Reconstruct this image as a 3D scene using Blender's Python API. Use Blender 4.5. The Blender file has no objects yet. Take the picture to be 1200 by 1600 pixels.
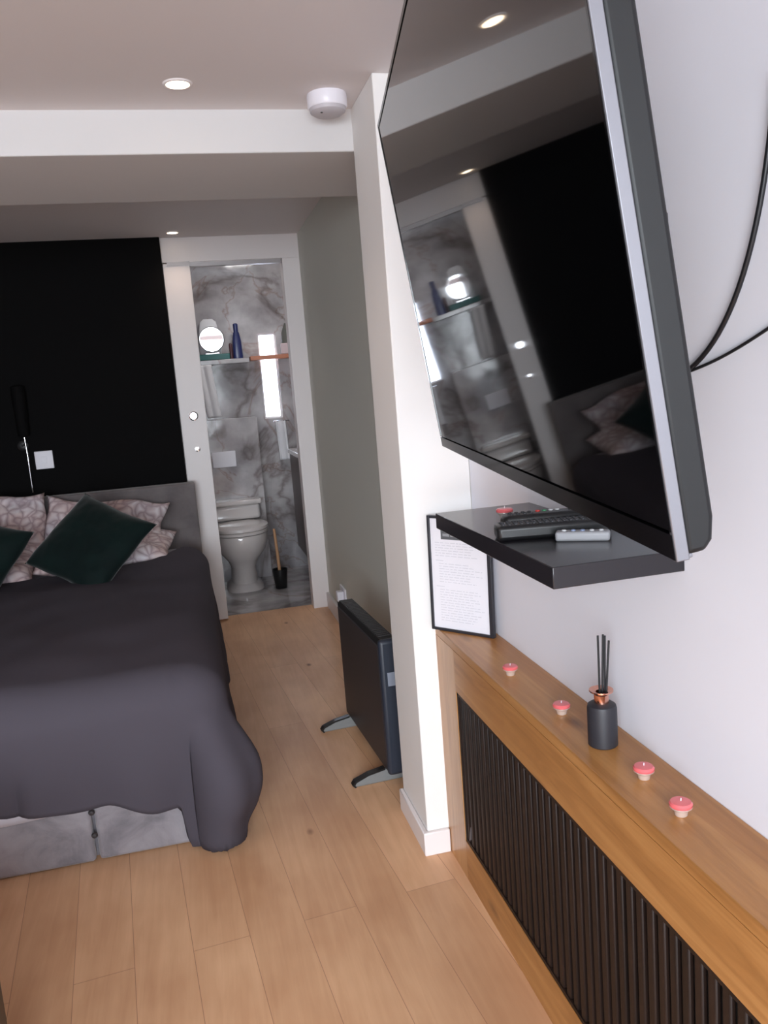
import bpy, bmesh, math, random
from math import sin, cos, pi, radians, hypot
from mathutils import Vector, Matrix, noise

scene = bpy.context.scene
COL = scene.collection
random.seed(7)

# ------------------------------------------------------------------ camera
YAW, PITCH, ROLL = 0.22329, -0.15724, -0.07756
cam_d = bpy.data.cameras.new('camera')
cam_d.sensor_fit = 'HORIZONTAL'
cam_d.sensor_width = 36.0
cam_d.lens = 1284.0 / 1200.0 * 36.0
cam_d.clip_start = 0.02
cam = bpy.data.objects.new('camera', cam_d)
COL.objects.link(cam)
fw = Vector((sin(YAW) * cos(PITCH), cos(YAW) * cos(PITCH), sin(PITCH)))
r0 = fw.cross(Vector((0, 0, 1))).normalized()
u0 = r0.cross(fw)
rr = cos(ROLL) * r0 + sin(ROLL) * u0
uu = -sin(ROLL) * r0 + cos(ROLL) * u0
cam.matrix_world = Matrix(((rr.x, uu.x, -fw.x, 0), (rr.y, uu.y, -fw.y, 0), (rr.z, uu.z, -fw.z, 1.30), (0, 0, 0, 1)))
scene.camera = cam

# ------------------------------------------------------------------ world, light, exposure
scene.view_settings.view_transform = 'Standard'
scene.view_settings.look = 'None'
scene.view_settings.gamma = 1.0
scene.view_settings.use_curve_mapping = False
scene.view_settings.exposure = 0.30
scene.cycles.use_denoising = True
scene.cycles.max_bounces = 8
scene.cycles.diffuse_bounces = 5
scene.cycles.glossy_bounces = 5
scene.cycles.sample_clamp_indirect = 6.0

world = bpy.data.worlds.new('daylight')
scene.world = world
world.use_nodes = True
wb = world.node_tree.nodes['Background']
wb.inputs[0].default_value = (0.78, 0.86, 1.0, 1)
wb.inputs[1].default_value = 2.2


def area(name, loc, direction, sx, sy, power, color):
    l = bpy.data.lights.new(name, 'AREA')
    l.shape = 'RECTANGLE'
    l.size, l.size_y = sx, sy
    l.energy = power
    l.color = color
    o = bpy.data.objects.new(name, l)
    COL.objects.link(o)
    o.location = loc
    o.rotation_euler = Vector(direction).to_track_quat('-Z', 'Y').to_euler()
    return o


# daylight coming in through the big window behind the camera, and through the bathroom window
area('window_daylight', (-0.62, -2.05, 1.45), (0.06, 1, -0.55), 2.2, 1.8, 250, (0.87, 0.94, 1.0))
area('bathroom_daylight', (0.60, 6.22, 1.50), (-0.2, -1, -0.15), 0.3, 0.8, 40, (0.88, 0.93, 1.0))

# unseen fill light added under the bathroom ceiling to brighten the dull room
area('bathroom_fill_light', (0.52, 5.22, 2.285), (0, 0, -1), 0.22, 0.22, 4.5, (1.0, 0.97, 0.94))

# ------------------------------------------------------------------ key dimensions (metres)
XW = 0.702          # right wall plane
YB = 4.73           # back wall plane (door wall)
XL = -2.10          # left wall
YR = -1.20          # wall behind the camera
PX, PY0, PY1 = 0.516, 2.04, 2.30   # pier left face, front, back
Z1, ZB, Z2 = 2.029, 1.921, 2.15    # near ceiling, beam soffit, far ceiling
SX, SZ = 0.578, 0.647              # oak casing front face, sill top


# ------------------------------------------------------------------ materials
def lin(c):
    return tuple(((v / 255.0) / 12.92 if v / 255.0 <= 0.04045 else ((v / 255.0 + 0.055) / 1.055) ** 2.4) for v in c) + (1.0,)


def mat(name, rgb, rough=0.6, metal=0.0, **kw):
    m = bpy.data.materials.new(name)
    m.use_nodes = True
    b = m.node_tree.nodes['Principled BSDF']
    b.inputs['Base Color'].default_value = lin(rgb)
    b.inputs['Roughness'].default_value = rough
    b.inputs['Metallic'].default_value = metal
    for k, v in kw.items():
        b.inputs[k].default_value = v
    return m


def nd(m, kind, **kw):
    n = m.node_tree.nodes.new(kind)
    for k, v in kw.items():
        if hasattr(n, k):
            setattr(n, k, v)
    return n


def lk(m, a, b):
    m.node_tree.links.new(a, b)


def coords(m, scale=(1, 1, 1), rot=(0, 0, 0), loc=(0, 0, 0)):
    t = nd(m, 'ShaderNodeTexCoord')
    mp = nd(m, 'ShaderNodeMapping')
    mp.inputs['Scale'].default_value = scale
    mp.inputs['Rotation'].default_value = rot
    mp.inputs['Location'].default_value = loc
    lk(m, t.outputs['Object'], mp.inputs['Vector'])
    return mp.outputs[0]


def nz(m, vec, scale, detail=4.0, rough=0.55, dist=0.0):
    n = nd(m, 'ShaderNodeTexNoise')
    n.inputs['Scale'].default_value = scale
    n.inputs['Detail'].default_value = detail
    n.inputs['Roughness'].default_value = rough
    n.inputs['Distortion'].default_value = dist
    lk(m, vec, n.inputs['Vector'])
    return n.outputs['Fac']


def ramp(m, fac, stops):
    r = nd(m, 'ShaderNodeValToRGB')
    e = r.color_ramp.elements
    while len(e) < len(stops):
        e.new(0.5)
    for el, (p, c) in zip(e, stops):
        el.position = p
        el.color = lin(c)
    lk(m, fac, r.inputs[0])
    return r.outputs[0]


def mix(m, fac, a, b, mode='MIX'):
    x = nd(m, 'ShaderNodeMix')
    x.data_type = 'RGBA'
    x.blend_type = mode
    for s, v in ((x.inputs[0], fac), (x.inputs[6], a), (x.inputs[7], b)):
        if isinstance(v, (int, float)):
            s.default_value = v
        elif isinstance(v, tuple):
            s.default_value = v
        else:
            lk(m, v, s)
    return x.outputs[2]


def bump(m, height, strength=0.2, dist=0.01):
    b = nd(m, 'ShaderNodeBump')
    b.inputs['Strength'].default_value = strength
    b.inputs['Distance'].default_value = dist
    lk(m, height, b.inputs['Height'])
    lk(m, b.outputs[0], m.node_tree.nodes['Principled BSDF'].inputs['Normal'])


def base(m, out):
    lk(m, out, m.node_tree.nodes['Principled BSDF'].inputs['Base Color'])


def paint(name, rgb, rough=0.75):
    m = mat(name, rgb, rough)
    v = coords(m)
    bump(m, nz(m, v, 90, 3), 0.04, 0.003)
    return m


M = {}
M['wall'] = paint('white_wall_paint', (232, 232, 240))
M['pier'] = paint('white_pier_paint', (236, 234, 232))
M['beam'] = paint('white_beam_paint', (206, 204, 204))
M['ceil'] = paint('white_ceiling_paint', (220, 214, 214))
M['sage'] = paint('grey_green_wall_paint', (210, 211, 202))
M['black_wall'] = mat('matt_black_wall_paint', (9, 8, 9), 0.8, **{'Specular IOR Level': 0.12})
M['gloss_white'] = mat('white_satin_woodwork', (232, 226, 226), 0.4)
M['left_wall'] = paint('grey_wall_paint', (170, 168, 170))

# oak laminate floor
m = M['floor'] = mat('oak_plank_floor', (180, 140, 110), 0.42, **{'Specular IOR Level': 0.28})
v = coords(m, rot=(0, 0, radians(-95)), loc=(0.05, 0.035, 0))
bk = nd(m, 'ShaderNodeTexBrick')
bk.offset = 0.37
bk.inputs['Scale'].default_value = 1.0
bk.inputs['Brick Width'].default_value = 1.9
bk.inputs['Row Height'].default_value = 0.135
bk.inputs['Mortar Size'].default_value = 0.0008
bk.inputs['Mortar Smooth'].default_value = 0.3
bk.inputs['Bias'].default_value = 0.0
bk.inputs['Color1'].default_value = lin((230, 187, 148))
bk.inputs['Color2'].default_value = lin((214, 170, 132))
bk.inputs['Mortar'].default_value = lin((172, 130, 102))
lk(m, v, bk.inputs['Vector'])
v2 = coords(m, scale=(14, 0.9, 1), rot=(0, 0, radians(5)))
grain = ramp(m, nz(m, v2, 3.0, 6, 0.6, 0.6), [(0.3, (222, 208, 200)), (0.7, (255, 255, 255))])
c1 = mix(m, 0.42, bk.outputs['Color'], grain, 'MULTIPLY')
blot = ramp(m, nz(m, coords(m, scale=(2.2, 1.2, 1)), 2.2, 3, 0.5), [(0.35, (216, 200, 190)), (0.65, (255, 255, 255))])
c2 = mix(m, 0.55, c1, blot, 'MULTIPLY')
vk = nd(m, 'ShaderNodeTexVoronoi')
vk.inputs['Scale'].default_value = 1.0
lk(m, coords(m, scale=(4.2, 2.3, 1), rot=(0, 0, radians(5)), loc=(0.3, 0.55, 0)), vk.inputs['Vector'])
knot = ramp(m, vk.outputs['Distance'], [(0.015, (110, 76, 56)), (0.06, (255, 255, 255))])
base(m, mix(m, 0.8, c2, knot, 'MULTIPLY'))
bump(m, bk.outputs['Fac'], -0.15, 0.002)

# varnished oak (sill and casing), grain runs along Y
m = M['oak'] = mat('varnished_oak', (178, 126, 74), 0.36, **{'Coat Weight': 0.1, 'Coat Roughness': 0.25})
g = nz(m, coords(m, scale=(11, 0.8, 11)), 2.6, 7, 0.62, 0.9)
c = ramp(m, g, [(0.28, (146, 98, 50)), (0.48, (170, 119, 66)), (0.7, (188, 138, 82))])
st = nd(m, 'ShaderNodeTexBrick')
st.offset = 0.43
st.inputs['Scale'].default_value = 1.0
st.inputs['Brick Width'].default_value = 0.85
st.inputs['Row Height'].default_value = 0.042
st.inputs['Mortar Size'].default_value = 0.0
st.inputs['Color1'].default_value = (1, 1, 1, 1)
st.inputs['Color2'].default_value = lin((232, 214, 192))
st.inputs['Mortar'].default_value = lin((226, 210, 190))
lk(m, coords(m, rot=(0, 0, radians(90)), loc=(0, 0.01, 0)), st.inputs['Vector'])
c = mix(m, 0.8, c, st.outputs['Color'], 'MULTIPLY')
vk = nd(m, 'ShaderNodeTexVoronoi')
vk.inputs['Scale'].default_value = 1.0
lk(m, coords(m, scale=(9, 3.1, 9), loc=(0.2, 0.1, 0)), vk.inputs['Vector'])
c = mix(m, 0.7, c, ramp(m, vk.outputs['Distance'], [(0.03, (104, 62, 38)), (0.16, (255, 255, 255))]), 'MULTIPLY')
base(m, c)
bump(m, g, 0.05, 0.002)

m = M['oak_upright'] = mat('varnished_oak_upright', (178, 126, 74), 0.30)
g = nz(m, coords(m, scale=(11, 11, 0.8)), 2.6, 7, 0.62, 0.9)
base(m, ramp(m, g, [(0.28, (150, 104, 64)), (0.48, (176, 128, 80)), (0.7, (192, 146, 98))]))

# glossy marbled tile
m = M['marble'] = mat('glossy_marble_tile', (200, 198, 200), 0.10)
vv = coords(m)
w1 = nd(m, 'ShaderNodeTexNoise')
w1.inputs['Scale'].default_value = 1.3
w1.inputs['Detail'].default_value = 5
w1.inputs['Distortion'].default_value = 0.7
lk(m, vv, w1.inputs['Vector'])
veins = ramp(m, w1.outputs['Fac'], [(0.36, (206, 204, 207)), (0.47, (188, 184, 186)), (0.50, (146, 138, 138)), (0.53, (190, 186, 187)), (0.62, (208, 207, 210))])
w2 = nd(m, 'ShaderNodeTexNoise')
w2.inputs['Scale'].default_value = 1.2
w2.inputs['Detail'].default_value = 6
w2.inputs['Distortion'].default_value = 1.2
lk(m, coords(m, loc=(4, 2, 7)), w2.inputs['Vector'])
rust = ramp(m, w2.outputs['Fac'], [(0.490, (255, 255, 255)), (0.50, (222, 202, 192)), (0.510, (255, 255, 255))])
cl = ramp(m, nz(m, vv, 2.6, 5), [(0.35, (178, 176, 178)), (0.65, (255, 255, 255))])
c = mix(m, 1.0, veins, cl, 'MULTIPLY')
base(m, mix(m, 0.8, c, rust, 'MULTIPLY'))
bump(m, nz(m, vv, 5.0, 2), 0.10, 0.02)

# textiles
m = M['duvet'] = mat('charcoal_cotton', (76, 72, 80), 0.95, **{'Specular IOR Level': 0.1})
bump(m, nz(m, coords(m, scale=(1, 1, 1)), 260, 2), 0.15, 0.001)
m = M['lining'] = mat('pale_cotton_sheet', (196, 194, 204), 0.9)
m = M['divan'] = mat('grey_chenille', (136, 133, 140), 0.8, **{'Sheen Weight': 0.4})
base(m, ramp(m, nz(m, coords(m), 7, 5, 0.6, 0.8), [(0.3, (110, 107, 114)), (0.52, (142, 138, 144)), (0.75, (158, 154, 160))]))
bump(m, nz(m, coords(m), 150, 3), 0.3, 0.002)
m = M['headboard'] = mat('grey_brown_weave', (128, 120, 121), 0.85, **{'Sheen Weight': 0.3})
base(m, ramp(m, nz(m, coords(m), 6, 5, 0.6), [(0.3, (94, 87, 89)), (0.7, (122, 115, 115))]))
bump(m, nz(m, coords(m), 180, 3), 0.3, 0.002)
m = M['pillow'] = mat('marble_print_cotton', (200, 190, 192), 0.9)
vo = nd(m, 'ShaderNodeTexVoronoi')
vo.feature = 'DISTANCE_TO_EDGE'
vo.inputs['Scale'].default_value = 21
vd = nd(m, 'ShaderNodeMix')
vd.data_type = 'VECTOR'
vd.inputs[0].default_value = 0.10
vc = coords(m)
nn = nd(m, 'ShaderNodeTexNoise')
nn.inputs['Scale'].default_value = 6
lk(m, vc, nn.inputs['Vector'])
lk(m, vc, vd.inputs[4])
lk(m, nn.outputs['Color'], vd.inputs[5])
lk(m, vd.outputs[1], vo.inputs['Vector'])
pc = ramp(m, vo.outputs['Distance'], [(0.0, (176, 160, 168)), (0.10, (206, 194, 200)), (0.25, (230, 224, 230)), (0.45, (242, 238, 244))])
blush = ramp(m, nz(m, coords(m, loc=(2, 1, 0)), 5, 3), [(0.4, (255, 255, 255)), (0.62, (246, 228, 220))])
base(m, mix(m, 1.0, pc, blush, 'MULTIPLY'))
m = M['velvet'] = mat('dark_green_velvet', (6, 40, 36), 0.75, **{'Sheen Weight': 0.25, 'Sheen Roughness': 0.4, 'Specular IOR Level': 0.2})
base(m, ramp(m, nz(m, coords(m), 9, 3), [(0.3, (3, 18, 18)), (0.7, (5, 27, 25))]))
m = M['towel'] = mat('white_terry', (226, 226, 230), 0.95)
bump(m, nz(m, coords(m), 220, 2), 0.5, 0.003)
M['bag'] = mat('olive_grey_cloth', (92, 92, 88), 0.85)

# plastics, metals, glass, ceramic
M['tv_glass'] = mat('tv_screen_glass', (3, 3, 4), 0.035, **{'IOR': 1.75, 'Specular IOR Level': 0.5})
M['tv_black'] = mat('tv_black_housing', (14, 15, 17), 0.5, **{'Specular IOR Level': 0.35})
M['tv_bezel'] = mat('tv_gloss_bezel', (12, 12, 14), 0.12)
M['silver'] = mat('brushed_silver_trim', (118, 118, 124), 0.42, 0.6)
M['shelf'] = mat('black_satin_laminate', (36, 34, 38), 0.2)
M['black'] = mat('black_plastic', (18, 18, 20), 0.38)
M['key'] = mat('rubber_key', (48, 48, 52), 0.6)
M['key_red'] = mat('red_key', (190, 50, 40), 0.5)
M['key_green'] = mat('green_key', (60, 130, 90), 0.5)
M['key_white'] = mat('pale_key', (190, 192, 194), 0.5)
M['key_blue'] = mat('blue_grey_key', (132, 146, 176), 0.5)
M['grey_remote'] = mat('pale_grey_plastic', (150, 150, 154), 0.45)
M['matte_black'] = mat('matt_black_glass', (40, 40, 46), 0.5)
M['copper'] = mat('rose_gold_metal', (236, 176, 156), 0.2, 1.0)
M['reed'] = mat('charcoal_reed', (36, 36, 38), 0.8)
M['pink_wax'] = mat('pink_wax', (226, 104, 108), 0.25, **{'Coat Weight': 0.6})
M['cup'] = mat('pale_metal_cup', (236, 222, 214), 0.22, 0.5)
M['clear'] = mat('clear_glass', (255, 250, 248), 0.03, **{'Transmission Weight': 1.0, 'IOR': 1.45})
m = M['grille'] = mat('dark_brown_slats', (52, 36, 33), 0.5, **{'Specular IOR Level': 0.3})
base(m, ramp(m, nz(m, coords(m, scale=(20, 20, 1.5)), 3, 4), [(0.3, (24, 15, 12)), (0.7, (38, 25, 20))]))
M['dark_back'] = mat('dark_void', (12, 9, 8), 0.8)
M['heater'] = mat('graphite_enamel', (52, 48, 50), 0.5)
M['heater_end'] = mat('blue_black_end_cap', (40, 46, 58), 0.45)
M['heater_vent'] = mat('black_vent', (22, 21, 22), 0.6)
M['foot_grey'] = mat('grey_foot_plastic', (122, 124, 124), 0.55)
M['sticker'] = mat('pale_sticker', (130, 136, 150), 0.6)
M['ceramic'] = mat('white_ceramic', (216, 210, 208), 0.10, **{'Coat Weight': 0.4})
M['chrome'] = mat('chrome', (220, 220, 224), 0.08, 1.0)
M['plastic_white'] = mat('white_plastic', (232, 230, 238), 0.35)
M['smoke_grey'] = mat('grey_sensor_face', (188, 184, 190), 0.5)
M['walnut'] = mat('dark_brown_vanity', (72, 56, 54), 0.35)
M['orange_wood'] = mat('orange_brown_wood', (176, 112, 84), 0.45)
M['bamboo'] = mat('bamboo', (196, 150, 112), 0.5)
M['teal'] = mat('teal_plastic', (22, 92, 90), 0.4)
M['navy'] = mat('navy_blue_plastic', (38, 46, 92), 0.3)
M['maroon'] = mat('maroon_plastic', (70, 40, 46), 0.4)
M['pink_pack'] = mat('pale_pink_pack', (196, 176, 180), 0.5)
M['mirror'] = mat('mirror_glass', (240, 240, 244), 0.02, 1.0)
M['frame_black'] = mat('black_frame_moulding', (42, 42, 48), 0.4)
M['paper'] = mat('white_paper', (232, 231, 238), 0.55)
M['ink'] = mat('grey_print', (208, 208, 216), 0.6)
M['ink_dark'] = mat('mid_grey_print', (150, 150, 158), 0.6)
M['header'] = mat('charcoal_printed_block', (88, 90, 94), 0.6)
M['header_ink'] = mat('pale_print_on_block', (150, 152, 156), 0.6)
M['cable'] = mat('black_cable', (20, 20, 24), 0.45)
M['cabinet'] = mat('black_cabinet', (12, 10, 10), 0.35)
M['rail'] = mat('grey_aluminium', (168, 162, 162), 0.35, 0.6)
M['frost'] = mat('frosted_glass', (190, 196, 208), 0.5, **{'Transmission Weight': 1.0, 'IOR': 1.2})
M['pane'] = mat('window_glass', (250, 252, 255), 0.0, **{'Transmission Weight': 1.0, 'IOR': 1.02})


def lampmat(name, rgb, strength):
    m = mat(name, (255, 255, 255), 0.5)
    b = m.node_tree.nodes['Principled BSDF']
    b.inputs['Emission Color'].default_value = lin(rgb)
    b.inputs['Emission Strength'].default_value = strength
    return m


M['lamp'] = lampmat('downlight_lens', (255, 226, 190), 7.0)


# ------------------------------------------------------------------ builders
class B:
    """collects shapes and links them as ONE mesh object"""

    def __init__(self):
        self.bm = bmesh.new()

    def box(self, a, b, mtx=None):
        x0, y0, z0 = (min(a[i], b[i]) for i in range(3))
        x1, y1, z1 = (max(a[i], b[i]) for i in range(3))
        c = [(x0, y0, z0), (x1, y0, z0), (x1, y1, z0), (x0, y1, z0), (x0, y0, z1), (x1, y0, z1), (x1, y1, z1), (x0, y1, z1)]
        if mtx:
            c = [mtx @ Vector(p) for p in c]
        v = [self.bm.verts.new(p) for p in c]
        for f in ((0, 3, 2, 1), (4, 5, 6, 7), (0, 1, 5, 4), (1, 2, 6, 5), (2, 3, 7, 6), (3, 0, 4, 7)):
            self.bm.faces.new([v[i] for i in f])
        return self

    def lathe(self, prof, n=32, mtx=None, cap=True):
        rings = []
        for r, z in prof:
            ring = []
            for k in range(n):
                p = Vector((r * cos(2 * pi * k / n), r * sin(2 * pi * k / n), z))
                ring.append(self.bm.verts.new(mtx @ p if mtx else p))
            rings.append(ring)
        for a, b in zip(rings, rings[1:]):
            for k in range(n):
                self.bm.faces.new((a[k], a[(k + 1) % n], b[(k + 1) % n], b[k]))
        if cap:
            self.bm.faces.new(list(reversed(rings[0])))
            self.bm.faces.new(rings[-1])
        return self

    def tube(self, pts, r, n=10):
        pts = [Vector(p) for p in pts]
        rings = []
        prev = None
        for i, p in enumerate(pts):
            d = (pts[min(i + 1, len(pts) - 1)] - pts[max(i - 1, 0)]).normalized()
            if prev is None:
                s = d.cross(Vector((0.3, 0.2, 1))).normalized()
            else:
                s = (prev - d * prev.dot(d)).normalized()
            prev = s
            t = d.cross(s)
            rad = r[i] if isinstance(r, (list, tuple)) else r
            rings.append([self.bm.verts.new(p + rad * (cos(2 * pi * k / n) * s + sin(2 * pi * k / n) * t)) for k in range(n)])
        for a, b in zip(rings, rings[1:]):
            for k in range(n):
                self.bm.faces.new((a[k], a[(k + 1) % n], b[(k + 1) % n], b[k]))
        self.bm.faces.new(list(reversed(rings[0])))
        self.bm.faces.new(rings[-1])
        return self

    def prism(self, poly, y0, y1, axis='y', mtx=None):
        def P(a, b, t):
            p = {'y': (a, t, b), 'x': (t, a, b), 'z': (a, b, t)}[axis]
            return mtx @ Vector(p) if mtx else p
        A = [self.bm.verts.new(P(a, b, y0)) for a, b in poly]
        C = [self.bm.verts.new(P(a, b, y1)) for a, b in poly]
        n = len(poly)
        self.bm.faces.new(A)
        self.bm.faces.new(list(reversed(C)))
        for k in range(n):
            self.bm.faces.new((A[k], C[k], C[(k + 1) % n], A[(k + 1) % n]))
        return self

    def grid(self, fn, nu, nv, wrap=False):
        g = [[self.bm.verts.new(fn(i / nu, j / nv)) for j in range(nv + 1)] for i in range(nu + 1)]
        for i in range(nu):
            for j in range(nv):
                self.bm.faces.new((g[i][j], g[i + 1][j], g[i + 1][j + 1], g[i][j + 1]))
        return self

    def done(self, name, material, parent=None, smooth=False, bev=0.0, seg=2, subsurf=0, solid=0.0, label=None):
        bmesh.ops.recalc_face_normals(self.bm, faces=self.bm.faces)
        me = bpy.data.meshes.new(name)
        self.bm.to_mesh(me)
        self.bm.free()
        o = bpy.data.objects.new(name, me)
        COL.objects.link(o)
        me.materials.append(material)
        if smooth:
            for p in me.polygons:
                p.use_smooth = True
            if smooth == 'auto':
                md = None
                try:
                    me.set_sharp_from_angle(angle=radians(40))
                except Exception:
                    pass
        if solid:
            md = o.modifiers.new('thickness', 'SOLIDIFY')
            md.thickness = solid
        if bev:
            md = o.modifiers.new('bevel', 'BEVEL')
            md.width = bev
            md.segments = seg
            md.limit_method = 'ANGLE'
            md.angle_limit = radians(35)
            for p in me.polygons:
                p.use_smooth = True
            try:
                me.set_sharp_from_angle(angle=radians(35))
            except Exception:
                pass
        if subsurf:
            md = o.modifiers.new('subsurf', 'SUBSURF')
            md.levels = md.render_levels = subsurf
        if parent:
            o.parent = parent
        if label:
            o['label'] = label
        return o


def tag(o, label, cat, group=None, kind=None):
    o['label'] = label
    o['category'] = cat
    if group:
        o['group'] = group
    if kind:
        o['kind'] = kind
    return o


def thing(name, loc, label, cat, group=None, rotz=0.0, mtx=None):
    o = bpy.data.objects.new(name, None)
    o.empty_display_size = 0.1
    COL.objects.link(o)
    if mtx is not None:
        o.matrix_world = mtx
    else:
        o.location = loc
        o.rotation_euler = (0, 0, rotz)
    return tag(o, label, cat, group)


def struct(o, label=None):
    o['kind'] = 'structure'
    if label:
        o['label'] = label
    return o


# ------------------------------------------------------------------ the room shell
struct(B().box((XL - 0.1, YR - 0.1, -0.1), (XW + 0.1, YB + 0.10, 0)).done('floor', M['floor']), 'warm oak plank floor of the bedroom')
b = B()
b.box((XW, YR - 0.1, 0), (XW + 0.12, PY0, 2.4))
struct(b.done('wall_right', M['wall']), 'white painted wall behind the television')
struct(B().box((XW, PY0, 0), (XW + 0.12, YB + 0.12, 2.4)).done('wall_alcove', M['sage']), 'grey green painted wall behind the heater')
struct(B().box((PX, PY0, 0), (XW, PY1, Z1)).done('wall_pier', M['pier'], bev=0.003), 'white square pier projecting beside the heater')
struct(B().box((XL - 0.12, YR - 0.1, 0), (XL, YB + 0.12, 2.4)).done('wall_left', M['left_wall']), 'grey wall beyond the bed')
# near ceiling, beam, far ceiling
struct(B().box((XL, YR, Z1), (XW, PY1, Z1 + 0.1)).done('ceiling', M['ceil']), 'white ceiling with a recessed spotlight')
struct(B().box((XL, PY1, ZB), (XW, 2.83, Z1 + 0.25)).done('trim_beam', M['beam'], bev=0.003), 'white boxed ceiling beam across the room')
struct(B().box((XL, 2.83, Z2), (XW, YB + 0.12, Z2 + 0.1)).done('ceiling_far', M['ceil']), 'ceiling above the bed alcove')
# wall behind the camera with its window
WX0, WX1, WZ0, WZ1 = -1.40, 0.30, 0.12, 1.85
b = B()
b.box((XL, YR - 0.12, 0), (WX0, YR, Z1 + 0.1)).box((WX1, YR - 0.12, 0), (XW, YR, Z1 + 0.1))
b.box((WX0, YR - 0.12, 0), (WX1, YR, WZ0)).box((WX0, YR - 0.12, WZ1), (WX1, YR, Z1 + 0.1))
struct(b.done('wall_rear', M['wall']))
b = B()
b.box((WX0, YR - 0.078, 1.225), (WX1, YR - 0.032, 1.315))  # transom added, and made thick, for the dark slash in the bathroom mirror
for x in (WX0, -0.58, WX1 - 0.05):
    b.box((x, YR - 0.08, WZ0), (x + 0.05, YR - 0.03, WZ1))
for z in (WZ0, WZ1 - 0.05):
    b.box((WX0, YR - 0.079, z), (WX1, YR - 0.031, z + 0.05))
wf = struct(b.done('window_1', M['gloss_white']))
# back wall: black panel wall, white door surround
struct(B().box((XL, YB - 0.03, 0), (-0.045, YB + 0.10, Z2)).done('wall_black', M['black_wall']), 'matt black wall behind the bed')
b = B()
b.box((-0.045, YB, 2.02), (XW, YB + 0.10, Z2))
b.box((0.604, YB, 0), (XW, YB + 0.10, 2.02))
b.box((-0.045, YB + 0.05, 0), (-0.01, YB + 0.10, 2.02))
struct(b.done('trim_door_surround', M['gloss_white'], bev=0.002), 'white surround of the bathroom doorway')
# sliding door leaf showing at the left of the opening
d = thing('door_1', (0, YB, 0), 'white sliding door leaf parked beside the bathroom opening', 'door')
del d['category']
d['kind'] = 'structure'
B().box((-0.042, 0.0, 0.01), (0.100, 0.04, 2.015)).done('door_leaf', M['gloss_white'], d, bev=0.002)
B().box((-0.02, -0.006, 2.003), (0.100, 0.0, 2.022)).box((0.1, 0.012, 1.998), (0.6, 0.05, 2.02)).done('sliding_rail', M['rail'], d)
mt = Matrix.Translation((0.031, 0.0, 1.191)) @ Matrix.Rotation(pi / 2, 4, 'X')
h = B().lathe([(0.026, 0), (0.026, 0.003), (0.020, 0.004), (0.018, 0.001), (0.002, 0.001)], 28, mt).done('ring_pull', M['chrome'], d, smooth='auto')
mt = Matrix.Translation((0.034, 0.0, 1.005)) @ Matrix.Rotation(pi / 2, 4, 'X')
B().lathe([(0.014, 0), (0.014, 0.003), (0.006, 0.004)], 20, mt).done('lock', M['chrome'], d, smooth='auto')
# baseboards
b = B()
b.box((XW - 0.018, PY1, 0), (XW, YB, 0.09))
struct(b.done('baseboard_alcove', M['gloss_white'], bev=0.003))
b = B()
b.prism([(PX - 0.014, PY0 - 0.014), (XW - 0.125, PY0 - 0.014), (XW - 0.125, PY0), (PX, PY0), (PX, PY1 + 0.0), (PX - 0.014, PY1)], 0, 0.068, axis='z')
struct(b.done('baseboard_pier', M['gloss_white'], bev=0.003))

# ------------------------------------------------------------------ bathroom
BX0, BX1, BY0, BY1, BZ = -0.10, 1.25, YB + 0.10, 5.95, 2.3
struct(B().box((BX0 - 0.3, BY0, -0.1), (BX1 + 0.1, BY1 + 0.1, 0.0)).done('floor_bathroom', M['marble']), 'glossy marbled bathroom floor')
# doorway reveal floor in the wall thickness belongs to the bedroom floor slab
NX0, NX1, NZ0, NZ1 = 0.535, 0.665, 1.10, 1.70      # narrow window
b = B()
b.box((BX0, BY1, 0), (NX0, BY1 + 0.1, BZ)).box((NX1, BY1, 0), (BX1, BY1 + 0.1, BZ))
b.box((NX0, BY1, 0), (NX1, BY1 + 0.1, NZ0)).box((NX0, BY1, NZ1), (NX1, BY1 + 0.1, BZ))
struct(b.done('wall_bathroom_back', M['marble']), 'glossy marbled back wall of the bathroom')
struct(B().box((BX0 - 0.1, BY0, 0), (BX0, BY1 + 0.1, BZ)).done('wall_bathroom_left', M['marble']))
struct(B().box((BX1, BY0, 0), (BX1 + 0.1, BY1 + 0.1, BZ)).done('wall_bathroom_right', M['marble']))
struct(B().box((XW, BY0 - 0.0, 0), (BX1, BY0 + 0.02, BZ)).done('wall_bathroom_front', M['marble']))
struct(B().box((BX0 - 0.1, BY0, BZ), (BX1 + 0.1, BY1 + 0.1, BZ + 0.1)).done('ceiling_bathroom', M['ceil']))
w = B()
w.box((NX0, BY1 + 0.03, NZ0), (NX0 + 0.012, BY1 + 0.07, NZ1)).box((NX1 - 0.012, BY1 + 0.03, NZ0), (NX1, BY1 + 0.07, NZ1))
w.box((NX0, BY1 + 0.031, NZ0), (NX1, BY1 + 0.069, NZ0 + 0.012)).box((NX0, BY1 + 0.031, NZ1 - 0.012), (NX1, BY1 + 0.069, NZ1))
win = struct(w.done('window_2', M['gloss_white']), 'narrow frosted bathroom window')
B().box((NX0 + 0.012, BY1 + 0.045, NZ0 + 0.012), (NX1 - 0.012, BY1 + 0.051, NZ1 - 0.012)).done('frosted_pane', M['frost'], win)
# boxed-in cistern ledge
struct(B().box((BX0, 5.74, 0), (0.46, BY1, 1.13)).done('trim_cistern_boxing', M['marble'], bev=0.003), 'marbled boxing behind the toilet')
struct(B().box((BX0, 5.76, 1.50), (0.45, BY1, 1.53)).done('trim_ledge', M['marble'], bev=0.003), 'marbled ledge above the toilet')

# toilet
t = thing('toilet', (0.255, 5.74, 0), 'white ceramic toilet with closed lid in the bathroom', 'toilet')


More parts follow.
